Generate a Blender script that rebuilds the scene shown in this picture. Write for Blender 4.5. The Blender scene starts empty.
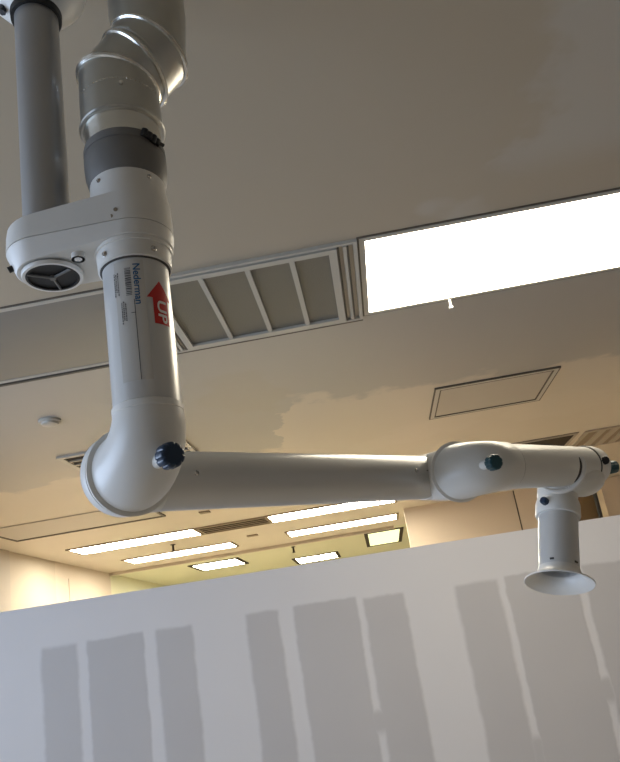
import bpy, bmesh, math
from mathutils import Vector, Matrix
PI = math.pi
S = bpy.context.scene
COL = S.collection
EYE = 1.6                       # camera height
CEIL = 2.88                     # underside of ceiling


def V(*a):
    return Vector(a)


def W(x, y, z):                 # heights measured from eye level -> world
    return Vector((x, y, z + EYE))


# ------------------------------------------------------------------ materials
def mat(name, color, rough=.5, metal=0., spec=.5, emis=None, estr=0., noise=0., nscale=8., bump=0., bscale=60., trans=0.):
    m = bpy.data.materials.new(name)
    m.use_nodes = True
    nt = m.node_tree
    b = nt.nodes['Principled BSDF']
    b.inputs['Roughness'].default_value = rough
    b.inputs['Metallic'].default_value = metal
    b.inputs['Specular IOR Level'].default_value = spec
    b.inputs['Base Color'].default_value = (*color, 1)
    if emis:
        b.inputs['Emission Color'].default_value = (*emis, 1)
        b.inputs['Emission Strength'].default_value = estr
    tc = nt.nodes.new('ShaderNodeTexCoord')
    if noise > 0:
        n = nt.nodes.new('ShaderNodeTexNoise')
        n.inputs['Scale'].default_value = nscale
        n.inputs['Detail'].default_value = 4
        nt.links.new(tc.outputs['Object'], n.inputs['Vector'])
        mx = nt.nodes.new('ShaderNodeMix')
        mx.data_type = 'RGBA'
        mx.inputs[6].default_value = (*[c * (1 - noise) for c in color], 1)
        mx.inputs[7].default_value = (*[min(1, c * (1 + noise)) for c in color], 1)
        nt.links.new(n.outputs['Fac'], mx.inputs[0])
        nt.links.new(mx.outputs[2], b.inputs['Base Color'])
    if bump > 0:
        n2 = nt.nodes.new('ShaderNodeTexNoise')
        n2.inputs['Scale'].default_value = bscale
        nt.links.new(tc.outputs['Object'], n2.inputs['Vector'])
        bp = nt.nodes.new('ShaderNodeBump')
        bp.inputs['Strength'].default_value = bump
        bp.inputs['Distance'].default_value = .01
        nt.links.new(n2.outputs['Fac'], bp.inputs['Height'])
        nt.links.new(bp.outputs['Normal'], b.inputs['Normal'])
    return m


class NG:
    """tiny math-node builder"""
    def __init__(s, nt):
        s.nt = nt

    def m(s, op, a, b=None, c=None):
        n = s.nt.nodes.new('ShaderNodeMath')
        n.operation = op
        for i, x in enumerate((a, b, c)):
            if x is None:
                continue
            if isinstance(x, (int, float)):
                n.inputs[i].default_value = x
            else:
                s.nt.links.new(x, n.inputs[i])
        return n.outputs[0]

    def step(s, x, e0, e1):
        n = s.nt.nodes.new('ShaderNodeMapRange')
        n.interpolation_type = 'SMOOTHSTEP'
        s.nt.links.new(x, n.inputs[0])
        n.inputs[1].default_value = e0
        n.inputs[2].default_value = e1
        return n.outputs[0]

    def noise(s, vec, scale, detail=3, rough=.5):
        n = s.nt.nodes.new('ShaderNodeTexNoise')
        n.inputs['Scale'].default_value = scale
        n.inputs['Detail'].default_value = detail
        n.inputs['Roughness'].default_value = rough
        s.nt.links.new(vec, n.inputs['Vector'])
        return n.outputs['Fac']

    def mix(s, fac, a, b):
        n = s.nt.nodes.new('ShaderNodeMix')
        n.data_type = 'RGBA'
        s.nt.links.new(fac, n.inputs[0])
        for i, x in ((6, a), (7, b)):
            if isinstance(x, tuple):
                n.inputs[i].default_value = (*x, 1)
            else:
                s.nt.links.new(x, n.inputs[i])
        return n.outputs[2]


WHITE = mat('powder_coated_white', (.70, .69, .65), .36, noise=.015, nscale=20)
WHITE2 = mat('white_plastic', (.74, .73, .69), .32)
TUBE = mat('satin_aluminium_paint', (.60, .60, .585), .30, metal=.25)
POLE = mat('grey_anodised_pole', (.40, .40, .40), .33, metal=.55)
GALV = mat('galvanised_steel', (.50, .50, .47), .30, metal=.92, noise=.13, nscale=14, bump=.06, bscale=25)
GALVB = mat('bright_galvanised_rim', (.74, .73, .68), .2, metal=.95)
RUBBER = mat('grey_rubber', (.155, .15, .14), .55, noise=.06, nscale=30)
KNOB = mat('dark_blue_knob_plastic', (.008, .026, .06), .32)
TEAL = mat('teal_knob_plastic', (.012, .06, .075), .3)
BLACK = mat('black_plastic', (.012, .012, .012), .45)
SCREW = mat('steel_screw', (.45, .43, .4), .25, metal=1)
SEAM = mat('dark_joint_gap', (.06, .055, .05), .7)
FRAME = mat('painted_aluminium_trim', (.46, .44, .385), .4)
FRAMED = mat('shadow_gap_trim', (.10, .085, .065), .6)
RED = mat('red_vinyl', (.55, .025, .018), .4)
BLUEINK = mat('blue_ink', (.01, .10, .24), .5)
INK = mat('dark_ink', (.06, .055, .06), .5)
WINK = mat('white_vinyl', (.82, .78, .74), .45)
FILM = mat('clear_label_film', (.57, .555, .515), .22)
LAMP = mat('lit_diffuser', (.9, .88, .82), .4, emis=(1, .89, .70), estr=11.)
LAMPF = mat('lit_far_tube_diffuser', (.9, .86, .75), .4, emis=(1, .92, .76), estr=36.)
LAMPG = mat('lit_far_green_diffuser', (.85, .9, .75), .4, emis=(.88, .93, .50), estr=1.0)
LENSOFF = mat('unlit_prismatic_lens', (.18, .175, .16), .28, noise=.05, nscale=3)
DARKLENS = mat('unlit_dark_lens', (.05, .04, .03), .8, spec=.15)
MESHP = mat('perforated_vent_screen', (.15, .14, .115), .42, noise=.05, nscale=3, bump=.3, bscale=300)
BROWNV = mat('brown_return_grille', (.22, .17, .11), .55)
SLAT = mat('vent_slat_paint', (.36, .31, .24), .45)
PANEL = mat('hatch_panel_paint', (.45, .41, .345), .42, noise=.03, nscale=3)
FLOOR = mat('grey_vinyl_floor', (.55, .485, .40), .5, noise=.05, nscale=2)
PLAIN = mat('beige_wall_paint', (.52, .45, .36), .7, noise=.02, nscale=2)
CREAM = mat('cream_wall_paint', (.46, .40, .315), .7)
GREYW = mat('grey_beige_wall_paint', (.42, .37, .31), .7)
TAN = mat('tan_wall_paint', (.62, .525, .41), .65, noise=.03, nscale=1.5)
GREEN = mat('pale_green_paint_and_lamp_tint', (.60, .60, .43), .7)
NEARW = mat('near_room_wall_paint', (.64, .56, .46), .8)
DARKBEAM = mat('dark_steel', (.025, .022, .02), .5)
DARKVOID = mat('painted_alcove_shade', (.27, .20, .13), .8)  # shade of the recessed alcove put into the wall colour


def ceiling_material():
    m = bpy.data.materials.new('patched_ceiling_paint_with_sheen_tint')
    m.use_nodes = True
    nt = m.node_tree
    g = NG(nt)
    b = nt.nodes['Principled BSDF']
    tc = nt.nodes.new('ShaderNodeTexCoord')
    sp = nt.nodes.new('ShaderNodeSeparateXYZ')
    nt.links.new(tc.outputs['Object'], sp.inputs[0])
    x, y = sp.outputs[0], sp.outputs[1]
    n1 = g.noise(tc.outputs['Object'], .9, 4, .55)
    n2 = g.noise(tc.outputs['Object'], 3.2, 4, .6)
    # warm reflected light put into the colour as a beige band, ragged edge
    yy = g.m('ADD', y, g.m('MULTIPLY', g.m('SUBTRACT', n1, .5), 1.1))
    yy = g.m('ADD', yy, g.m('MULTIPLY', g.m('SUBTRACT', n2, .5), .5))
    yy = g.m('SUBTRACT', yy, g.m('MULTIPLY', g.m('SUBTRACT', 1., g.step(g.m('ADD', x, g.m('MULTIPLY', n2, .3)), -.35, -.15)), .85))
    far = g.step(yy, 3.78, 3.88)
    # pale repainted patches, with cool reflected sheen put into their colour
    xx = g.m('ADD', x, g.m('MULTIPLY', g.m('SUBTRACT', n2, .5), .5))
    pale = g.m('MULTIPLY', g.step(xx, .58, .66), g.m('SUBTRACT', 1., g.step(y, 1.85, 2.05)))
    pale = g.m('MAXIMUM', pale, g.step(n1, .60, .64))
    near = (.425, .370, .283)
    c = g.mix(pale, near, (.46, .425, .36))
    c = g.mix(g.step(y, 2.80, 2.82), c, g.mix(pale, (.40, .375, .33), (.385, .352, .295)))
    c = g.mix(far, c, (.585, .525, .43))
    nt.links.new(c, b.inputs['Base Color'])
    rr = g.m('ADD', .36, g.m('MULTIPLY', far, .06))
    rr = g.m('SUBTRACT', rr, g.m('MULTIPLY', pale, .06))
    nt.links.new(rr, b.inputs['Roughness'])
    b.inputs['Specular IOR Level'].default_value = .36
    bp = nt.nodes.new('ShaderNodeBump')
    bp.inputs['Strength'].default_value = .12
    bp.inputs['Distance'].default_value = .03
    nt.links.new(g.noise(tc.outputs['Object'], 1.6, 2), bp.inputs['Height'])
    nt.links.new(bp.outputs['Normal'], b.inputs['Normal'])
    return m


def partition_material(stripes, top):
    """drywall with rectangles of joint compound; u along local x, v = local z above eye"""
    m = bpy.data.materials.new('taped_plasterboard')
    m.use_nodes = True
    nt = m.node_tree
    g = NG(nt)
    b = nt.nodes['Principled BSDF']
    tc = nt.nodes.new('ShaderNodeTexCoord')
    sp = nt.nodes.new('ShaderNodeSeparateXYZ')
    nt.links.new(tc.outputs['Object'], sp.inputs[0])
    u, v = sp.outputs[0], sp.outputs[2]
    nz = g.noise(tc.outputs['Object'], 5, 3)
    nz2 = g.noise(tc.outputs['Object'], 22, 3)
    d = g.m('ADD', g.m('MULTIPLY', g.m('SUBTRACT', nz, .5), .03), g.m('MULTIPLY', g.m('SUBTRACT', nz2, .5), .012))
    uu = g.m('ADD', u, d)
    vv = g.m('ADD', v, g.m('MULTIPLY', d, 1.0))
    tot = None
    for (u0, u1, v0, v1, soft) in stripes:
        k = g.m('MULTIPLY', g.step(uu, u0 - soft, u0 + soft), g.m('SUBTRACT', 1., g.step(uu, u1 - soft, u1 + soft)))
        k = g.m('MULTIPLY', k, g.m('SUBTRACT', 1., g.step(vv, v1 - soft, v1 + soft)))
        if v0 is not None:
            k = g.m('MULTIPLY', k, g.step(vv, v0 - .03, v0 + .03))
        tot = k if tot is None else g.m('MAXIMUM', tot, k)
    n3 = g.noise(tc.outputs['Object'], 2.2, 4)
    grey = g.mix(n3, (.53, .51, .505), (.58, .56, .55))
    base = g.mix(n3, (.71, .69, .685), (.745, .725, .72))
    c = g.mix(tot, base, grey)
    nt.links.new(c, b.inputs['Base Color'])
    b.inputs['Roughness'].default_value = .6
    b.inputs['Specular IOR Level'].default_value = .3
    bp = nt.nodes.new('ShaderNodeBump')
    bp.inputs['Strength'].default_value = .15
    bp.inputs['Distance'].default_value = .01
    nt.links.new(g.m('ADD', tot, g.m('MULTIPLY', nz2, .3)), bp.inputs['Height'])
    nt.links.new(bp.outputs['Normal'], b.inputs['Normal'])
    return m


# ------------------------------------------------------------------ mesh helpers
def frame_of(d):
    d = Vector(d).normalized()
    up = V(0, 0, 1) if abs(d.z) < .95 else V(0, -1, 0)
    e1 = up.cross(d).normalized()
    e2 = d.cross(e1).normalized()
    return d, e1, e2


def ring(c, d, r, n=48, e1=None):
    d, a, b = frame_of(d)
    if e1 is not None:
        a = (e1 - d * e1.dot(d)).normalized()
        b = d.cross(a)
    return [Vector(c) + r * (math.cos(2 * PI * i / n) * a + math.sin(2 * PI * i / n) * b) for i in range(n)]


def loft(bm, rings, cap0=True, cap1=True):
    vs = [[bm.verts.new(p) for p in rg] for rg in rings]
    n = len(rings[0])
    for i in range(len(vs) - 1):
        for j in range(n):
            bm.faces.new((vs[i][j], vs[i][(j + 1) % n], vs[i + 1][(j + 1) % n], vs[i + 1][j]))
    if cap0:
        bm.faces.new(list(reversed(vs[0])))
    if cap1:
        bm.faces.new(vs[-1])


def lathe(bm, o, d, prof, n=48, cap0=True, cap1=True):
    """prof: (t along d, radius)"""
    o = Vector(o)
    dd = Vector(d).normalized()
    loft(bm, [ring(o + dd * t, dd, max(r, 1e-4), n) for t, r in prof], cap0, cap1)


def cyl(bm, p0, p1, r0, r1=None, n=48, bev=0.):
    p0, p1 = Vector(p0), Vector(p1)
    L = (p1 - p0).length
    r1 = r0 if r1 is None else r1
    pr = [(0, r0), (L, r1)] if bev <= 0 else [(0, r0 - bev), (bev, r0), (L - bev, r1), (L, r1 - bev)]
    lathe(bm, p0, p1 - p0, pr, n)


def box(bm, x0, x1, y0, y1, z0, z1):
    q = [bm.verts.new((x, y, z)) for z in (z0, z1) for y in (y0, y1) for x in (x0, x1)]
    for f in ((0, 2, 3, 1), (4, 5, 7, 6), (0, 1, 5, 4), (2, 6, 7, 3), (0, 4, 6, 2), (1, 3, 7, 5)):
        bm.faces.new([q[i] for i in f])


def ellipsoid(bm, c, ax, nu=32, nv=18):
    c = Vector(c)
    rows = []
    for j in range(1, nv):
        t = PI * j / nv
        rows.append([c + ax[2] * math.cos(t) + (ax[0] * math.cos(2 * PI * i / nu) + ax[1] * math.sin(2 * PI * i / nu)) * math.sin(t) for i in range(nu)])
    loft(bm, rows)


def torus_arc(bm, c, e1, e2, R, r, a0, a1, n=28, m=12, taper=False):
    nrm = e1.cross(e2).normalized()
    rgs = []
    for i in range(n + 1):
        a = a0 + (a1 - a0) * i / n
        dd = math.cos(a) * e1 + math.sin(a) * e2
        k = 1. if not taper else max(.25, math.sin(PI * i / n) ** .35)
        rgs.append([c + dd * R + r * k * (math.cos(2 * PI * j / m) * dd + math.sin(2 * PI * j / m) * nrm) for j in range(m)])
    loft(bm, rgs)


def torus(bm, c, d, R, r, n=56, m=10):
    d, e1, e2 = frame_of(d)
    vs = []
    for i in range(n):
        a = 2 * PI * i / n
        dd = math.cos(a) * e1 + math.sin(a) * e2
        vs.append([bm.verts.new(Vector(c) + dd * (R + r * math.cos(2 * PI * j / m)) + d * r * math.sin(2 * PI * j / m)) for j in range(m)])
    for i in range(n):
        for j in range(m):
            bm.faces.new((vs[i][j], vs[(i + 1) % n][j], vs[(i + 1) % n][(j + 1) % m], vs[i][(j + 1) % m]))


def bm_():
    return bmesh.new()


ORI = {}


def obj(name, bm, material, parent=None, smooth=True, label=None):
    bmesh.ops.recalc_face_normals(bm, faces=bm.faces)
    off = V(0, 0, 0)
    if parent is not None:
        off = ORI[parent.name]
        bmesh.ops.translate(bm, verts=bm.verts, vec=-off)
    me = bpy.data.meshes.new(name)
    bm.to_mesh(me)
    bm.free()
    if smooth:
        me.polygons.foreach_set('use_smooth', [True] * len(me.polygons))
        me.set_sharp_from_angle(angle=math.radians(38))
    me.materials.append(material)
    o = bpy.data.objects.new(name, me)
    COL.objects.link(o)
    if parent is not None:
        o.parent = parent
    ORI[o.name] = off.copy()
    if label:
        o['label'] = label
    return o


def thing(name, loc, label, cat, group=None):
    o = bpy.data.objects.new(name, None)
    o.empty_display_size = .05
    COL.objects.link(o)
    o.location = loc
    o['label'] = label
    o['category'] = cat
    if group:
        o['group'] = group
    ORI[o.name] = Vector(loc)
    return o


def tag(o, label, cat, group=None):
    o['label'] = label
    o['category'] = cat
    if group:
        o['group'] = group
    return o


def struct(name, bm, m, smooth=False):
    o = obj(name, bm, m, None, smooth)
    o['kind'] = 'structure'
    return o


def dup(root, delta, label, group):
    r = root.copy()
    COL.objects.link(r)
    r.location = Vector(root.location) + Vector(delta)
    r['label'] = label
    r['group'] = group
    for ch in list(root.children):
        c = ch.copy()
        COL.objects.link(c)
        c.parent = r
    return r


# ------------------------------------------------------------------ room shell
XL, XR, YN, YF = -3.40, 5.2, -4.0, 13.5
bm = bm_(); box(bm, XL - .2, XR + .2, YN - .2, YF + .2, -.1, 0)
struct('floor', bm, FLOOR)
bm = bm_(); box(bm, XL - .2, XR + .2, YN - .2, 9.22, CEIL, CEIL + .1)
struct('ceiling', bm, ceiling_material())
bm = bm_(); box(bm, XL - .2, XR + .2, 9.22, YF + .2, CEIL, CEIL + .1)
c2 = struct('ceiling.001', bm, GREEN)  # greenish tint of the far lamps is put into this ceiling's colour
# left wall with its daylight window (beside and behind the photographer)
WY0, WY1, WZ0, WZ1 = -1.6, 2.9, .85, 2.55
bm = bm_()
box(bm, XL - .15, XL, YN, WY0, 0, CEIL)
box(bm, XL - .15, XL, WY1, 6.3, 0, CEIL)
box(bm, XL - .15, XL, WY0, WY1, 0, WZ0)
box(bm, XL - .15, XL, WY0, WY1, WZ1, CEIL)
struct('wall_left', bm, NEARW)
bm = bm_(); box(bm, XL - .15, XL + .02, 6.3, 6.60, 0, CEIL)
struct('wall_left.001', bm, GREYW)
bm = bm_()
box(bm, XL - .15, XL, 6.60, 7.62, 0, CEIL)
struct('wall_left.002', bm, CREAM)
bm = bm_()
box(bm, XL - .15, XL, 7.62, 9.25, 0, CEIL)
box(bm, XL, XL + .006, 7.95, 8.75, 0, CEIL - .16)
struct('wall_left.003', bm, PLAIN)
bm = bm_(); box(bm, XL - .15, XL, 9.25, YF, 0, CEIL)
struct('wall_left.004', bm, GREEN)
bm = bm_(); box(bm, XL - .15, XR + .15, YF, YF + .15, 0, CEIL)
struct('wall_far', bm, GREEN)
bm = bm_(); box(bm, XR, XR + .15, YN, YF, 0, CEIL)
struct('wall_right', bm, NEARW)
bm = bm_(); box(bm, XL - .15, XR + .15, YN - .15, YN, 0, CEIL)
struct('wall_rear', bm, NEARW)
# the window itself
wf = bm_()
box(wf, XL - .11, XL - .03, WY0, WY0 + .06, WZ0, WZ1)
box(wf, XL - .11, XL - .03, WY1 - .06, WY1, WZ0, WZ1)
box(wf, XL - .11, XL - .03, WY0 + .06, WY1 - .06, WZ0, WZ0 + .06)
box(wf, XL - .11, XL - .03, WY0 + .06, WY1 - .06, WZ1 - .06, WZ1)
for k in (1, 2):
    yy = WY0 + (WY1 - WY0) * k / 3
    box(wf, XL - .11, XL - .03, yy - .03, yy + .03, WZ0 + .06, WZ1 - .06)
win = struct('window_1', wf, FRAME)
gm = bpy.data.materials.new('window_pane')
gm.use_nodes = True
nt = gm.node_tree
tr = nt.nodes.new('ShaderNodeBsdfTransparent')
gl = nt.nodes.new('ShaderNodeBsdfGlossy'); gl.inputs['Roughness'].default_value = .02
mxs = nt.nodes.new('ShaderNodeMixShader'); mxs.inputs[0].default_value = .06
nt.links.new(tr.outputs[0], mxs.inputs[1]); nt.links.new(gl.outputs[0], mxs.inputs[2])
nt.links.new(mxs.outputs[0], nt.nodes['Material Output'].inputs['Surface'])
gb = bm_(); box(gb, XL - .075, XL - .07, WY0 + .055, WY1 - .055, WZ0 + .055, WZ1 - .055)
obj('glass_pane', gb, gm, win, False)
# shallow beam where the far green bay begins
bm = bm_(); box(bm, XL, .30, 9.20, 9.26, CEIL - .035, CEIL)
struct('trim_1', bm, CREAM)
# tan return wall beyond the partition, right side
bm = bm_(); box(bm, .40, 1.60, 8.02, 8.07, 0, CEIL)
box(bm, 1.615, 2.20, 8.02, 8.07, 0, CEIL)
struct('wall_back', bm, TAN)
bm = bm_(); box(bm, 1.60, 1.615, 8.035, 8.07, 0, CEIL)
struct('trim_2', bm, FRAMED)
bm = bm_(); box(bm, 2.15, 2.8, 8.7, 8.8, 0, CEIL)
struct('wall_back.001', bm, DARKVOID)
bm = bm_(); box(bm, 2.60, XR, 8.25, 8.6, 0, CEIL)
struct('wall_back.002', bm, TAN)
# plasterboard partition, 2.02 m high
PT = .425
STR = [(-1.83, -1.64, None, .20, .014), (-1.587, -1.287, None, .205, .010), (-1.22, -1.022, None, .205, .012),
       (-.733, -.555, None, .214, .012), (-.478, -.140, None, .216, .010), (-.105, .117, None, .20, .012),
       (.39, .622, None, .19, .014), (.660, 1.032, None, .20, .009), (1.072, 1.75, None, .19, .012),
       (-.16, -.08, -.47, -.36, .02), (.60, .68, None, -.60, .03), (1.01, 1.08, -.5, -.38, .02),
       (-.58, -.46, None, -.60, .03)]
bm = bm_(); box(bm, -3.33, 5.0, 0, .12, -EYE, PT)
pw = struct('wall_partition', bm, partition_material(STR, .2))
pw.location = (0, 4.0, EYE)
pw.rotation_euler = (0, 0, .0717879)

# ------------------------------------------------------------------ ceiling fixtures
ST0, ST1 = 2.225, 2.81          # the near strip of fixtures runs along x between these y


def rect_frame(bm, x0, x1, y0, y1, w, z0, z1):
    box(bm, x0, x1, y0, y0 + w, z0, z1)
    box(bm, x0, x1, y1 - w, y1, z0, z1)
    box(bm, x0, x0 + w, y0 + w, y1 - w, z0, z1)
    box(bm, x1 - w, x1, y0 + w, y1 - w, z0, z1)


def light_fixture(name, x0, x1, y0, y1, lens, label, group, fw=.02, fmat=FRAME, lip=.012, gap=True, cat='ceiling light'):
    t = thing(name, ((x0 + x1) / 2, (y0 + y1) / 2, CEIL), label, cat, group)
    b = bm_(); rect_frame(b, x0 - fw, x1 + fw, y0 - fw, y1 + fw, fw, CEIL - lip, CEIL)
    obj('frame', b, fmat, t, False)
    b = bm_(); box(b, x0, x1, y0, y1, CEIL - lip * .55, CEIL)
    obj('diffuser', b, lens, t, False)
    if gap:
        b = bm_(); rect_frame(b, x0 - fw - .008, x1 + fw + .008, y0 - fw - .008, y1 + fw + .008, .008, CEIL - .003, CEIL)
        obj('shadow_gap', b, FRAMED, t, False)
    return t


big = light_fixture('ceiling_light', .152, 1.372, ST0 - .009, ST1 - .017, LAMP,
                    'large lit fluorescent ceiling panel beside the four-bay vent', None, lip=.005)
b = bm_(); box(b, .482, .490, 2.79, 2.80, CEIL - .05, CEIL - .012); box(b, .478, .494, 2.788, 2.802, CEIL - .05, CEIL - .043)
obj('latch', b, WHITE2, big, False)

# four-bay vent
vx0, vx1 = -.625, .052
t = thing('air_vent', ((vx0 + vx1) / 2, 2.52, CEIL), 'large square ceiling vent with four grey screen bays and white bars', 'vent')
b = bm_(); rect_frame(b, vx0, vx1, ST0 - .01, ST1, .028, CEIL - .016, CEIL)
obj('frame', b, FRAME, t, False)
b = bm_(); rect_frame(b, vx0 - .055, vx1 + .072, ST0 - .03, ST1 + .02, .014, CEIL - .012, CEIL)
box(b, vx1 + .022, vx1 + .034, ST0 - .01, ST1, CEIL - .012, CEIL)
box(b, vx0 - .034, vx0 - .022, ST0 - .01, ST1, CEIL - .012, CEIL)
obj('outer_trim', b, FRAME, t, False)
b = bm_()
for xx in (vx0 - .009, vx1 + .003, vx1 + .036):
    box(b, xx, xx + .006, ST0 - .01, ST1, CEIL - .0135, CEIL)
box(b, vx0 - .055, vx1 + .072, ST1 + .02, ST1 + .03, CEIL - .013, CEIL)
obj('shadow_gap', b, FRAMED, t, False)
bars = [-.432, -.265, -.107]
edges = [vx0 + .028] + bars + [vx1 - .028]
for k in range(4):
    b = bm_(); box(b, edges[k], edges[k + 1], ST0 + .015, ST1 - .028, CEIL - .005, CEIL)
    obj('screen', b, MESHP, t, False)
for xx in bars:
    b = bm_(); box(b, xx - .009, xx + .009, ST0 + .015, ST1 - .028, CEIL - .013, CEIL)
    obj('divider_bar', b, FRAME, t, False)

dim = light_fixture('ceiling_light', -2.02, -.735, ST0 + .005, ST1 - .005, LENSOFF,
              'unlit grey ceiling light panel at the left edge, behind the upright tube', None, lip=.005)

b = bm_(); box(b, -2.06, -.70, ST1 + .022, ST1 + .034, CEIL - .010, CEIL); obj('edge_strip', b, FRAMED, dim, False)
b = bm_(); box(b, -2.06, -.70, ST1 + .040, ST1 + .046, CEIL - .006, CEIL); obj('edge_strip', b, FRAMED, dim, False)
# access hatch
t = thing('access_panel', (.86, 4.27, CEIL), 'small square access panel in the ceiling above the jointed arm', 'access panel')
b = bm_(); rect_frame(b, .505, 1.205, 3.97, 4.565, .024, CEIL - .010, CEIL)
obj('frame', b, FRAME, t, False)
b = bm_(); box(b, .536, 1.174, 4.001, 4.534, CEIL - .006, CEIL)
obj('door_panel', b, PANEL, t, False)
b = bm_()
rect_frame(b, .529, 1.181, 3.994, 4.541, .008, CEIL - .0105, CEIL)
rect_frame(b, .498, 1.212, 3.963, 4.572, .007, CEIL - .0105, CEIL)
obj('shadow_gap', b, FRAMED, t, False)

# round cap
t = thing('smoke_detector', (-1.50, 3.385, CEIL), 'small round white ceiling disc left of the bent elbow', 'smoke detector')
b = bm_(); lathe(b, (-1.50, 3.385, CEIL), (0, 0, -1), [(0, .056), (.008, .056), (.012, .052)], 32)
obj('base_plate', b, FRAME, t)
b = bm_(); lathe(b, (-1.50, 3.385, CEIL - .012), (0, 0, -1), [(0, .044), (.010, .040), (.014, .03)], 32)
obj('cover', b, FRAME, t)


def grille(name, x0, x1, y0, y1, label, n, fmat, backm, slatm, group=None, along='y', fw=.03, sw=.012):
    t = thing(name, ((x0 + x1) / 2, (y0 + y1) / 2, CEIL), label, 'vent', group)
    b = bm_(); rect_frame(b, x0, x1, y0, y1, fw, CEIL - .012, CEIL)
    obj('frame', b, fmat, t, False)
    b = bm_(); box(b, x0 + fw, x1 - fw, y0 + fw, y1 - fw, CEIL - .003, CEIL)
    obj('backing', b, backm, t, False)
    for k in range(n):
        b = bm_()
        if along == 'y':
            c = x0 + fw + (x1 - x0 - 2 * fw) * (k + 1) / (n + 1)
            box(b, c - sw, c + sw, y0 + fw, y1 - fw, CEIL - .011, CEIL)
        else:
            c = y0 + fw + (y1 - y0 - 2 * fw) * (k + 1) / (n + 1)
            box(b, x0 + fw, x1 - fw, c - sw, c + sw, CEIL - .011, CEIL)
        obj('slat', b, slatm, t, False)
    return t


grille('air_vent', -1.745, -.99, 4.0, 4.42, 'grey ceiling vent half hidden behind the lower elbow', 3, FRAME, DARKLENS, SLAT, along='x')
# second strip further back
t = light_fixture('ceiling_light', 1.02, 1.72, 5.74, 6.17, DARKLENS, 'dark unlit ceiling light above the right end of the arm', None, fw=.022, fmat=SLAT)
grille('air_vent', 1.80, 2.75, 5.72, 6.32, 'beige slatted ceiling vent at the right edge', 7, SLAT, BROWNV, SLAT, fw=.035, sw=.03)
# hatch outline far left
t = thing('ceiling_hatch', (-2.4, 5.9, CEIL), 'long beige ceiling hatch outlined by a dark seam, far left', 'access panel')
b = bm_(); box(b, -3.08, -1.76, 5.58, 6.16, CEIL - .008, CEIL)
obj('panel', b, PANEL, t, False)
b = bm_()
box(b, -3.10, -1.74, 6.16, 6.195, CEIL - .014, CEIL)
box(b, -3.10, -3.08, 5.56, 6.16, CEIL - .014, CEIL)
box(b, -1.76, -1.74, 5.56, 6.16, CEIL - .014, CEIL)
obj('seam_strip', b, FRAMED, t, False)

# far strips of lit fixtures
FW = .025
l0 = light_fixture('ceiling_light', -3.0, -1.735, 7.06, 7.45, LAMPF, 'lit strip light left of the brown vent, nearer row beyond the partition', 'lit strip lights beyond the partition', FW, BROWNV, gap=False)
dup(l0, (2.03, 0, 0), 'lit strip light right of the brown vent, nearer row beyond the partition', 'lit strip lights beyond the partition')
dup(l0, (.12, 1.25, 0), 'lit strip light at left in the second row beyond the partition', 'lit strip lights beyond the partition')
dup(l0, (2.06, 1.20, 0), 'lit strip light at right in the second row beyond the partition', 'lit strip lights beyond the partition')
grille('air_vent', -1.70, -.99, 7.05, 7.47, 'brown grille between two lit strip lights beyond the partition', 3, BROWNV, BROWNV, DARKLENS, along='x', fw=.02, sw=.006)
g0 = light_fixture('ceiling_light', -2.46, -1.86, 9.80, 10.5, LAMPF, 'short lit ceiling panel at left just over the partition edge', 'short lit ceiling panels of the far bay', .05, DARKLENS, gap=False)
dup(g0, (1.28, 1.16, 0), 'short lit ceiling panel in the middle just over the partition edge', 'short lit ceiling panels of the far bay')
light_fixture('ceiling_light', -.04, .38, 9.52, 10.9, LAMPG, 'greenish lit ceiling panel beside the tan wall', 'short lit ceiling panels of the far bay', .05, DARKLENS, gap=False)


def hanger(x, y, label):
    t = thing('sprinkler_head', (x, y, CEIL), label, 'sprinkler', 'sprinkler heads beyond the partition')
    b = bm_(); lathe(b, (x, y, CEIL), (0, 0, -1), [(0, .03), (.006, .028), (.008, .012), (.05, .012)], 16)
    obj('stem', b, DARKLENS, t)
    b = bm_(); lathe(b, (x, y, CEIL - .05), (0, 0, -1), [(0, .014), (.02, .014), (.024, .022), (.028, .022)], 16)
    obj('deflector', b, DARKLENS, t)


hanger(-2.15, 7.82, 'dark sprinkler head between the two left strip lights')
hanger(-1.04, 9.62, 'dark sprinkler head near the middle short ceiling panel')
b = bm_(); box(b, -1.37, -1.25, 8.05, 8.13, CEIL - .012, CEIL)
tag(obj('cover_plate', b, BROWNV, None, False), 'small dark plate on the ceiling between the two rows of strip lights', 'plate')
b = bm_(); box(b, -1.47, -1.38, 6.29, 6.37, CEIL - .012, CEIL)
tag(obj('cover_plate', b, BROWNV, None, False), 'small dark plate on the ceiling just under the long arm tube', 'plate')
b = bm_(); cyl(b, (2.50, 8.2, 0), (2.50, 8.2, CEIL), .022, n=20); lathe(b, (2.50, 8.2, 0), (0, 0, 1), [(0, .06), (.01, .06)], 20)
tag(obj('steel_post', b, DARKBEAM), 'thin black post behind the nozzle at right', 'post')

# ------------------------------------------------------------------ extraction arm geometry
T = V(-.2865, .98, 0)           # axis of the upright tube
Q = V(-.4220, .98, 0)           # axis of the support pole
UP = V(0, 0, 1)
toC = V(.2865, -.98, 0).normalized()
rt = V(.98, .2865, 0).normalized()
TZ = lambda z: W(T.x, T.y, z)
QZ = lambda z: W(Q.x, Q.y, z)

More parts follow.
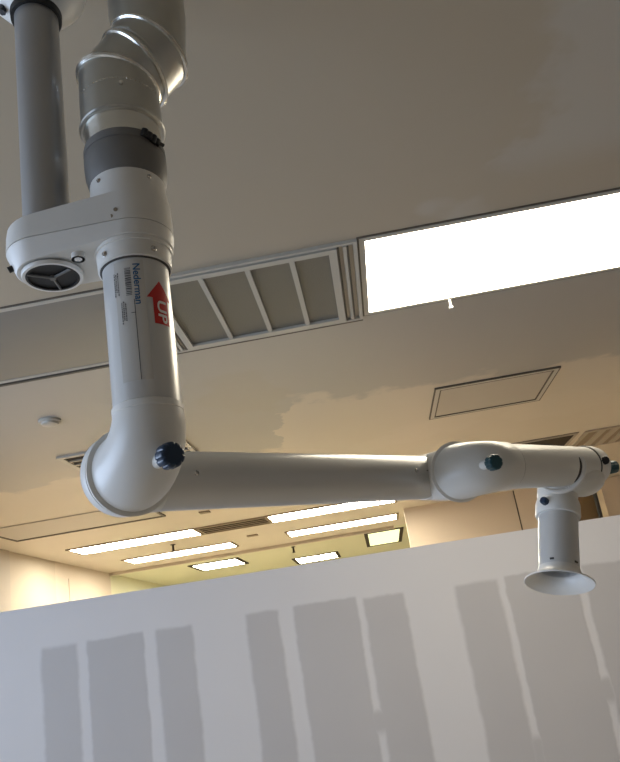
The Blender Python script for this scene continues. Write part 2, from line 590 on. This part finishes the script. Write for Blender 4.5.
# support pole
pole = thing('support_pole', QZ(1.28), 'grey support pole hanging from the ceiling at upper left', 'pole')
b = bm_(); cyl(b, QZ(.6745), QZ(1.13), .0368)
obj('pole', b, POLE, pole)
b = bm_(); lathe(b, QZ(1.113), UP, [(0, .038), (0, .0425), (.012, .0435), (.017, .040)])
obj('gasket', b, BLACK, pole)
b = bm_(); lathe(b, QZ(1.125), UP, [(0, .043), (.004, .048), (.02, .062), (.05, .085), (.075, .092), (.155, .092)])
obj('ceiling_flange', b, WHITE, pole)
b = bm_(); cyl(b, W(-.475, .96, 1.125), W(-.462, .965, 1.165), .007, n=6)
obj('bolt', b, BLACK, pole)

# galvanised duct
du = thing('ventilation_duct', TZ(1.28), 'galvanised steel duct with an offset bend coming down from the ceiling', 'duct')


def drg(s, z, ex, ez, ry, n=56):
    """ring in the plane spanned by (rt*ex - up*ez) and depth"""
    c = TZ(z) + rt * s
    return [c + (rt * ex - UP * ez) * math.cos(2 * PI * i / n) + toC * ry * math.sin(2 * PI * i / n) for i in range(n)]


r1 = (0, .936, .0640, .018, .067)
r2 = (.029, .972, .0475, .047, .067)
r3 = (.057, 1.010, .0585, .038, .067)
r4 = (.060, 1.08, .0660, .0, .0675)
b = bm_(); loft(b, [drg(0, .838, .0655, 0, .067), drg(0, .885, .0655, 0, .067), drg(*r1)])
obj('lower_duct', b, GALV, du)
b = bm_(); loft(b, [drg(*r1), drg(*r2)]); obj('elbow_gore', b, GALV, du)
b = bm_(); loft(b, [drg(*r2), drg(*r3)]); obj('elbow_gore', b, GALV, du)
b = bm_(); loft(b, [drg(*r3), drg(*r4), drg(.062, 1.28, .0660, 0, .0675)]); obj('upper_duct', b, GALV, du)


def bead(s, z, ex, ez, ry, w=.0045):
    b = bm_()
    n = 64
    c = TZ(z) + rt * s
    A = rt * ex - UP * ez
    Bv = toC * ry
    nr = A.cross(Bv).normalized()
    rows = []
    for i in range(n):
        a = 2 * PI * i / n
        d0 = A * math.cos(a) + Bv * math.sin(a)
        dn = d0.normalized()
        rows.append([c + d0 + dn * w * math.cos(2 * PI * j / 8) + nr * w * math.sin(2 * PI * j / 8) for j in range(8)])
    vs = [[b.verts.new(p) for p in r] for r in rows]
    for i in range(n):
        for j in range(8):
            b.faces.new((vs[i][j], vs[(i + 1) % n][j], vs[(i + 1) % n][(j + 1) % 8], vs[i][(j + 1) % 8]))
    return b


for rr in (r1, r2, r3):
    obj('seam_ring', bead(*rr), GALVB, du)
b = bead(r2[0] + .006, r2[1] + .010, r2[2] - .002, r2[3] - .004, r2[4], .003)
obj('seam_ring', b, GALV, du)
obj('seam_ring', bead(0, .842, .0650, 0, .0660, .0038), GALV, du)
b = bm_(); lathe(b, TZ(.8045), UP, [(0, .0605), (.028, .0615), (.038, .0640)])
obj('collar', b, GALVB, du)
b = bm_()
p = TZ(.882) + toC * .067 + rt * .004
cyl(b, p - toC * .002, p + toC * .004, .0035, n=12)
for i in range(-10, 11):
    a = i * .105
    p = TZ(.894) + (toC * math.cos(a) + rt * math.sin(a)) * .0665
    lathe(b, p, toC * math.cos(a) + rt * math.sin(a), [(0, .0014), (.0012, .0006)], 6)
obj('rivet', b, GALVB, du)

# rubber coupling
rc = thing('rubber_coupling', TZ(.745), 'dark grey rubber sleeve clamped between steel duct and white bracket', 'coupling')
b = bm_(); lathe(b, TZ(.733), UP, [(0, .0586), (.004, .0605), (.018, .0640), (.034, .0650), (.05, .0650), (.052, .0640), (.070, .0636), (.0715, .061)])
obj('sleeve', b, RUBBER, rc)
b = bm_(); lathe(b, TZ(.788), UP, [(0, .063), (.0005, .0648), (.010, .0648), (.0105, .063)])
obj('hose_clamp', b, RUBBER, rc)
b = bm_()
for k, (aa, zz, ln) in enumerate([(.50, .795, .012), (.62, .793, .010), (.74, .791, .012), (.86, .7905, .008)]):
    dd = toC * math.cos(aa) + rt * math.sin(aa)
    tt = rt * math.cos(aa) - toC * math.sin(aa)
    cyl(b, TZ(zz) + dd * .0645 - UP * ln / 2, TZ(zz) + dd * .0685 + UP * ln / 2 + tt * .002, .0055, n=10)
dd = toC * math.cos(.72) + rt * math.sin(.72); tt = rt * math.cos(.72) - toC * math.sin(.72)
cyl(b, TZ(.791) + dd * .0675 - tt * .016, TZ(.789) + dd * .0675 + tt * .022, .003, n=10)
obj('clamp_screw', b, BLACK, rc)

# the arm
arm = thing('extraction_arm', TZ(.64), 'white jointed fume extraction arm with upright tube, long tube and downward nozzle', 'extraction arm')


def hull_plan(z, rq, rtt, n=24):
    """stadium outline round the pole (left) and tube (right) axes"""
    c0, c1 = Vector((Q.x, Q.y)), Vector((T.x, T.y))
    L = (c1 - c0).length
    al = math.asin((rq - rtt) / L)
    pts = []
    for i in range(n + 1):
        a = PI / 2 - al + (PI + 2 * al) * i / n      # left arc
        pts.append(W(c0.x + rq * math.cos(a), c0.y + rq * math.sin(a), z))
    for i in range(n + 1):
        a = -PI / 2 + al + (PI - 2 * al) * i / n
        pts.append(W(c1.x + rtt * math.cos(a), c1.y + rtt * math.sin(a), z))
    return pts


b = bm_()
def slope(pts, dz):
    for p in pts:
        f = (T.x - .03 - p.x) / .20
        p.z -= dz * max(0, min(1, f))
    return pts
loft(b, [slope(hull_plan(.6165, .0480, .0598), .0095), slope(hull_plan(.6180, .0500, .0615), .009), hull_plan(.6395, .0625, .0637), hull_plan(.6400, .0610, .0625)])
br = obj('pole_bracket', b, WHITE, arm)
b = bm_()
loft(b, [hull_plan(.6407, .0630, .0640), slope(hull_plan(.668, .062, .0635), .004), slope(hull_plan(.690, .0605, .0630), .018), slope(hull_plan(.694, .052, .058), .022)])
obj('bracket_cover', b, WHITE, br)
b = bm_(); lathe(b, QZ(.6085) + rt * .004, -UP, [(0, .0465), (.004, .0458), (.0055, .0448), (.0055, .0405), (.001, .040)], 56, False, False)
obj('outlet_skirt', b, WHITE2, br)
b = bm_(); lathe(b, QZ(.6065) + rt * .004, -UP, [(0, .0405), (.0035, .0405), (.0035, .0368), (.0005, .0368)], 56, False, True)
obj('outlet_ring', b, BLACK, br)
b = bm_()
for k in range(3):
    a = PI / 2 + k * 2 * PI / 3 + .1
    dd = V(math.cos(a), math.sin(a), 0)
    cyl(b, QZ(.6035) + rt * .004, QZ(.6035) + rt * .004 + dd * .038, .0022, n=8)
cyl(b, QZ(.601) + rt * .004, QZ(.606) + rt * .004, .005, n=12)
obj('outlet_spokes', b, RUBBER, br)
b = bm_(); cyl(b, W(-.362, .945, .604), W(-.362, .945, .618), .010, n=20); 
lathe(b, W(-.362, .945, .604), -UP, [(0, .010), (0, .006), (-.006, .006)], 20, False, True)
obj('screw_boss', b, WHITE2, br)
b = bm_(); cyl(b, QZ(.622) - rt * .050 + toC * .005, QZ(.617) - rt * .060 + toC * .005, .005, n=10)
obj('locking_bolt', b, BLACK, br)
b = bm_()
for ph, zz in ((-.33, .657), (-.45, .6475)):
    dd = toC * math.cos(ph) + rt * math.sin(ph)
    p = TZ(zz) + dd * .0637
    cyl(b, p - dd * .003, p + dd * .001, .0032, n=10)
obj('screw', b, BROWNV, br)

# tapered hub above the tube
b = bm_(); lathe(b, TZ(.660), UP, [(0, .0630), (.024, .0630), (.040, .0612), (.056, .0592), (.082, .0584)])
hub = obj('hub', b, WHITE, arm)


def screw_at(p, d, parent, r=.0038):
    b = bm_()
    d = Vector(d).normalized()
    lathe(b, p - d * .003, d, [(0, r * 1.25), (.0035, r * 1.25), (.0042, r), (.006, r * .75)], 14)
    return obj('screw', b, SCREW, parent)


for ph in (-.80, .60):
    dd = toC * math.cos(ph) + rt * math.sin(ph)
    screw_at(TZ(.722) + dd * .0588, dd, hub, .003)
# rotating collar
b = bm_(); lathe(b, TZ(.5835), UP, [(0, .0535), (.0015, .0555), (.026, .0568), (.0265, .0590), (.032, .0595), (.034, .058)])
col = obj('rotating_collar', b, WHITE, arm)
b = bm_(); lathe(b, TZ(.582), UP, [(0, .0506), (.0017, .0535)]); obj('joint_gap', b, SEAM, col)
for ph in (-.85, .55):
    dd = toC * math.cos(ph) + rt * math.sin(ph)
    screw_at(TZ(.5965) + dd * .0562, dd, col)

# joints -------------------------------------------------------------
P1 = W(-.2865, .98, .2803)
N1 = V(.6443, -.7551, -.1209).normalized()
N2 = V(.3734, -.9175, -.1373).normalized()
H = .0964
F = P1 - N1 * 2 * H
A1 = V(.7213, .6919, .0307).normalized()
C = F + A1 * .812
D = C + N2 * 2 * H
A2 = V(.6488, .7587, .0587).normalized()


def elbow(bm, P, din, dout, hi, ho, r0, r1, n=20, pow_=1.0, cap=True):
    din, dout = Vector(din).normalized(), Vector(dout).normalized()
    q = P - din * hi + dout * ho
    ax = din.cross(dout).normalized()
    rg = []
    for i in range(n + 1):
        th = PI / 2 * i / n
        pos = q - dout * ho * math.cos(th) + din * hi * math.sin(th)
        tg = (din * math.cos(th) * hi + dout * math.sin(th) * ho)
        # tangent of the ellipse
        tg = din * hi * math.cos(th) + dout * ho * math.sin(th)
        r = r0 + (r1 - r0) * (i / n) ** pow_
        rg.append(ring(pos, tg, r, 48, ax))
    loft(bm, rg, cap, cap)


RT = .0498                      # tube radius
# upright tube
b = bm_(); cyl(b, TZ(.588), P1 + UP * (H - .020), RT)
tube1 = obj('upright_tube', b, TUBE, arm)
# joint 1, near half
b = bm_()
elbow(b, P1, -UP, -N1, H - .024, H - .004, .0512, .0625)
lathe(b, P1 + UP * (H - .024), UP, [(-.002, .0510), (-.001, .0520), (.008, .0520), (.0095, .0500)])
j1 = obj('elbow_joint', b, WHITE, arm)
disc1 = P1 - N1 * H
b = bm_(); lathe(b, disc1 + N1 * .006, N1, [(0, .058), (.001, .0670), (.009, .0682), (.011, .0635), (.0115, .058)], 64)
obj('rim_ring', b, WHITE2, j1)
b = bm_(); lathe(b, disc1 - N1 * .0005, N1, [(0, .0640), (.006, .0640)], 64); obj('joint_gap', b, SEAM, j1)
b = bm_(); cyl(b, P1, P1 + N1 * .050, .0125, .0105, 24); obj('knob_stub', b, WHITE2, j1)


def knob(c, d, r, L, m, parent, name='knob', lobes=9):
    d, e1, e2 = frame_of(d)
    b = bm_()
    n = 72
    rg = []
    for t, k in ((0, .86), (.08, .98), (.2, 1.), (.8, .97), (.93, .9), (1., .74)):
        rr = []
        for i in range(n):
            a = 2 * PI * i / n
            w = r * k * (1 - .10 * max(0, math.cos(lobes * a)) ** 4)
            rr.append(Vector(c) + d * (t - .5) * L + (e1 * math.cos(a) + e2 * math.sin(a)) * w)
        rg.append(rr)
    loft(b, rg)
    return obj(name, b, m, parent)


knob(P1 + N1 * .058, N1, .0186, .024, KNOB, j1)
# joint 1, far half
b = bm_()
elbow(b, F, -N1, A1, H - .006, H - .01, .0630, .0530)
lathe(b, F + A1 * (H - .012), A1, [(-.001, .0530), (.004, .0530), (.005, RT)])
j1b = obj('elbow_joint', b, WHITE, arm)
b = bm_(); lathe(b, disc1 - N1 * .036, N1, [(0, .054), (.008, .0625), (.014, .0655), (.036, .0655)], 64); obj('rim_ring', b, WHITE2, j1b)
b = bm_(); cyl(b, F, F - N1 * .036 , .018, .014, 24); obj('axle_cap', b, WHITE2, j1b)
# long tube
H2 = .050
b = bm_(); cyl(b, F + A1 * (H - .01), C - A1 * H2, .0520, .0497)
tube2 = obj('long_tube', b, TUBE, arm)
_, e1, e2 = frame_of(A1)
def on_tube(o, ax, s, ang, r):
    """point on a tube: angle measured from the camera-facing side, + = down"""
    f = V(0, 0, 1)
    side = ax.cross(f).normalized()
    dn = side.cross(ax).normalized()
    if dn.z > 0:
        dn = -dn
    d = side * math.cos(ang) + dn * math.sin(ang)
    return o + ax * s + d * r, d
for s, ang, ra in ((H + .045, .0, .0517), (.690, -.05, .0497)):
    p, d = on_tube(F, A1, s, ang, ra)
    screw_at(p, d, tube2)
p, d = on_tube(F, A1, .735, -.06, RT)
b = bm_(); cyl(b, p - A1 * .012 - d * .001, p + A1 * .012 - d * .001, .0014, n=8); obj('slot', b, SEAM, tube2)
# joint 2, far half
b = bm_()
elbow(b, C, A1, N2, H2, H - .004, .0512, .0615)
lathe(b, C - A1 * (H2 + .003), A1, [(0, RT), (.001, .0512), (.012, .0512)])
j2 = obj('elbow_joint', b, WHITE, arm)
disc2 = C + N2 * H
b = bm_(); lathe(b, disc2 - N2 * .012, N2, [(0, .057), (.003, .0640), (.010, .0640), (.011, .06)], 64); obj('rim_ring', b, WHITE2, j2)
b = bm_(); cyl(b, C - N2 * .06, C - N2 * .02, .016, .018, 24); obj('axle_cap', b, WHITE2, j2)
# joint 2, near half
b = bm_()
elbow(b, D, N2, A2, H - .004, .066, .0620, .0530)
lathe(b, D + A2 * .064, A2, [(0, .0530), (.030, .0530), (.032, .0522), (.0325, RT)])
j2b = obj('elbow_joint', b, WHITE, arm)
b = bm_(); lathe(b, D + A2 * .0962, A2, [(0, RT), (.0002, .0512), (.0025, .0512)]); obj('joint_gap', b, SEAM, j2b)
b = bm_(); lathe(b, disc2, N2, [(0, .058), (.001, .0665), (.008, .0678), (.010, .0635), (.0105, .058)], 64); obj('rim_ring', b, WHITE2, j2b)
b = bm_(); cyl(b, D, D + N2 * .048, .0105, .0095, 24); obj('knob_stub', b, WHITE2, j2b)
knob(D + N2 * .056, N2, .0165, .022, TEAL, j2b)
# short tube
b = bm_(); cyl(b, D + A2 * .08, D + A2 * .54, RT)
tube3 = obj('short_tube', b, WHITE, arm)
# end hood with knobs
b = bm_(); lathe(b, D + A2 * .485, A2, [(0, RT), (.0005, .0525), (.03, .0525), (.05, .049), (.066, .040), (.076, .027), (.081, .012), (.082, .001)])
hood = obj('end_hood', b, WHITE, arm)
b = bm_(); lathe(b, D + A2 * .481, A2, [(0, RT), (.0005, .0508), (.004, .0508)]); obj('joint_gap', b, SEAM, hood)

# nozzle head
NT = W(.4679, 1.8348, .2506)
NB = W(.4105, 1.776, .0525)
ND = (NB - NT).normalized()
L = (NB - NT).length
fr = V(-.22, -.97, -.1).normalized()            # towards the photographer
rr_ = V(.97, -.22, .0).normalized()
b = bm_()
ellipsoid(b, D + A2 * .455 - UP * .032, (A2 * .098, A2.cross(UP).normalized() * .046, UP * .046))
lathe(b, NT - ND * .055, ND, [(0, .044), (.02, .047), (.045, .0485), (.058, .0475), (.064, .047), (.070, .047)])
head = obj('nozzle_head', b, WHITE, arm)
rc0 = D + A2 * .343 + fr * .044 - UP * .002
b = bm_()
torus_arc(b, rc0, rr_, UP, .061, .0062, .12, -2.45, taper=True)
obj('saddle_rim', b, WHITE2, head)
b = bm_()
torus_arc(b, rc0 - rr_ * .0075 + UP * .002 + fr * .001, rr_, UP, .060, .0026, .12, -.95, taper=True)
obj('saddle_slot', b, SEAM, head)
b = bm_(); lathe(b, NT + ND * .006, ND, [(0, .0475), (.001, .0500), (.010, .0525), (.038, .0530), (.042, .0515), (.0425, .046)])
sl = obj('sleeve', b, WHITE, head)
p = NT + ND * .028
kd = (fr * .93 - rr_ * .52).normalized(); kd = (kd - ND * kd.dot(ND)).normalized()
knob(p + kd * .058, kd, .0095, .016, KNOB, sl, 'thumb_screw')
noz = bm_(); lathe(noz, NT + ND * .04, ND, [(0, .0465), (L - .04 - .030, .0465)], 48, True, False)
nz = obj('nozzle_tube', noz, TUBE, arm)
for sx in (-.32, .93):
    dd = (fr * math.cos(sx) + rr_ * math.sin(sx)); dd = (dd - ND * dd.dot(ND)).normalized()
    b = bm_()
    pp = NT + ND * (L - .042) + dd * .0465
    tt = ND.cross(dd)
    cyl(b, pp - tt * .0045, pp + tt * .0045, .0026, n=8)
    obj('slot', b, SEAM, nz)
b = bm_()
o = NT + ND * (L - .034)
lathe(b, o, ND, [(0, .0472), (.003, .0478), (.012, .0505), (.020, .0565), (.026, .0650), (.030, .0735), (.032, .0785), (.0345, .0790), (.0355, .0775),
                 (.0325, .072), (.028, .0625), (.020, .0525), (.010, .0465), (.002, .0448)], 64, False, False)
fl = obj('suction_flange', b, WHITE2, nz)
b = bm_(); lathe(b, o + ND * .003, ND, [(0, .0446), (-.05, .0446), (-.0505, .001)], 48, False, False); obj('inlet_throat', b, TUBE, fl)
b = bm_(); lathe(b, o - ND * .044, ND, [(0, .0442), (.001, .001)], 48, False, False); obj('duct_interior', b, BLACK, fl)
# end knobs on the hood
K1 = W(.655, 1.950, .328)
K2 = W(.6095, 1.852, .331)
kx = (A2 + rr_ * .9).normalized()
b = bm_(); cyl(b, K1 - kx * .075 + UP * .004, K1 + UP * .004, .0125, .011, 20); obj('knob_stub', b, WHITE2, hood)
knob(K1, kx, .0175, .028, TEAL, hood)
k2 = (fr + rr_ * .5).normalized()
b = bm_(); cyl(b, K2 - k2 * .03, K2, .006, .006, 14); obj('knob_stub', b, WHITE2, hood)
knob(K2, k2, .0105, .018, BLACK, hood, 'thumb_screw')

# ------------------------------------------------------------------ stickers on the upright tube


def wrap(src, parent, name, m, phi0, z0, R, label=None):
    """src bm in (u,v): u across (metres), v up; wrapped round the tube"""
    us = [v.co.x for v in src.verts]
    lo, hi = min(us), max(us)
    k = lo + .0035
    while k < hi:
        bmesh.ops.bisect_plane(src, geom=src.verts[:] + src.edges[:] + src.faces[:], plane_co=(k, 0, 0), plane_no=(1, 0, 0))
        k += .0035
    for v in src.verts:
        ph = phi0 + v.co.x / R
        v.co = TZ(z0 + v.co.y) + (toC * math.cos(ph) + rt * math.sin(ph)) * R
    return obj(name, src, m, parent, True, label)


def rects(lst):
    b = bm_()
    for x0, x1, y0, y1 in lst:
        b.faces.new([b.verts.new(p) for p in ((x0, y0, 0), (x1, y0, 0), (x1, y1, 0), (x0, y1, 0))])
    return b


def text_bm(s, size, bold=0.):
    c = bpy.data.curves.new('lettering', 'FONT')
    c.body = s
    c.size = size
    c.offset = bold
    c.align_x = 'LEFT'
    o = bpy.data.objects.new('lettering', c)
    COL.objects.link(o)
    dg = bpy.context.evaluated_depsgraph_get()
    me = bpy.data.meshes.new_from_object(o.evaluated_get(dg))
    b = bm_(); b.from_mesh(me)
    COL.objects.unlink(o)
    bpy.data.objects.remove(o); bpy.data.curves.remove(c); bpy.data.meshes.remove(me)
    return b


def text_down(s, length, height, bold=0.):
    """lettering that reads downwards (rotated 90 degrees clockwise), fitted to length x height, starting at v=0, u centred"""
    b = text_bm(s, .02, bold)
    xs = [v.co.x for v in b.verts]; ys = [v.co.y for v in b.verts]
    x0, x1, y0, y1 = min(xs), max(xs), min(ys), max(ys)
    for v in b.verts:
        tx = (v.co.x - x0) / (x1 - x0) * length
        ty = (v.co.y - y0) / (y1 - y0) * height
        v.co = Vector((ty - height / 2, -tx, 0))
    return b


film = wrap(rects([(-.029, .016, 0, .190)]), tube1, 'label_film', FILM, -.08, .388, RT + .0003, 'clear label film')
wrap(text_down('Nederman', .066, .0108, .0003), tube1, 'maker_lettering', BLUEINK, .03, .571, RT + .0008, 'blue maker name lettering')
bars_ = []
yv = 0
import random
random.seed(4)
while yv < .044:
    w = random.choice((.0007, .0012, .0018))
    bars_.append((-.0045, .0045, -yv - w, -yv))
    yv += w + random.choice((.0006, .0011, .0016))
wrap(rects(bars_), tube1, 'barcode', INK, -.235, .565, RT + .0008, 'barcode')
sm = []
for cx, top, ln in ((-.0275, 0, .036), (-.0245, -.002, .030), (-.0215, 0, .038), (-.0185, -.05, .034), (-.0155, -.048, .030), (-.0125, -.052, .026)):
    yv = 0
    while yv < ln:
        w = random.uniform(.0012, .0034)
        sm.append((cx - .0008, cx + .0008, top - yv - w, top - yv))
        yv += w + random.uniform(.0008, .0016)
wrap(rects(sm), tube1, 'fine_print', INK, -.12, .560, RT + .0009, 'fine print')
wrap(rects([(-.0005, .0005, -.125, 0), (-.006, .0005, -.0215, -.0205)]), tube1, 'label_line', INK, -.10, .513, RT + .0009)
ar = bm_()
for poly in (((-.0135, 0), (.0135, 0), (.0135, .042), (-.0135, .042)), ((-.0225, .0415), (.0225, .0415), (0, .071))):
    ar.faces.new([ar.verts.new((x, y, 0)) for x, y in poly])
arrow = wrap(ar, tube1, 'up_arrow', RED, .70, .4755, RT + .0005, 'red arrow sticker pointing up')
wrap(text_down('UP', .036, .0165, .0004), tube1, 'up_lettering', WINK, .715, .5135, RT + .0012, 'white UP lettering')

# ------------------------------------------------------------------ lights
def area(name, loc, rot, sx, sy, col_, watts):
    l = bpy.data.lights.new(name, 'AREA')
    l.shape = 'RECTANGLE'; l.size = sx; l.size_y = sy
    l.color = col_; l.energy = watts
    o = bpy.data.objects.new(name, l)
    COL.objects.link(o)
    o.location = loc; o.rotation_euler = rot
    return o


# daylight coming in through window_1
area('window_daylight', (XL - .2, (WY0 + WY1) / 2, (WZ0 + WZ1) / 2), (0, -PI / 2, 0), WZ1 - WZ0 - .1, WY1 - WY0 - .1, (.60, .745, 1.0), 132)

w = bpy.data.worlds.new('sky')
S.world = w
w.use_nodes = True
bg = w.node_tree.nodes['Background']
sk = w.node_tree.nodes.new('ShaderNodeTexSky')
sk.sky_type = 'HOSEK_WILKIE'
w.node_tree.links.new(sk.outputs[0], bg.inputs[0])
bg.inputs[1].default_value = .4

# ------------------------------------------------------------------ camera
cd = bpy.data.cameras.new('camera')
cam = bpy.data.objects.new('camera', cd)
COL.objects.link(cam)
R = Matrix(((.98335, .1031, -.1501), (-.1732, .2744, -.9459), (-.0563, .9561, .2876)))
M = Matrix((R[0], -Vector(R[1]), -Vector(R[2]))).transposed()
cam.matrix_world = Matrix.Translation((0, 0, EYE)) @ M.to_4x4()
cd.sensor_fit = 'HORIZONTAL'
cd.sensor_width = 36
cd.lens = 728.454 / 620 * 36
cd.shift_y = 44 / 620
cd.clip_start = .05
S.camera = cam

S.view_settings.view_transform = 'Standard'
S.view_settings.look = 'None'
S.view_settings.gamma = 1
S.view_settings.use_curve_mapping = False
S.view_settings.exposure = .2
S.cycles.use_denoising = True
S.cycles.max_bounces = 10
S.cycles.diffuse_bounces = 6
S.cycles.sample_clamp_indirect = 4
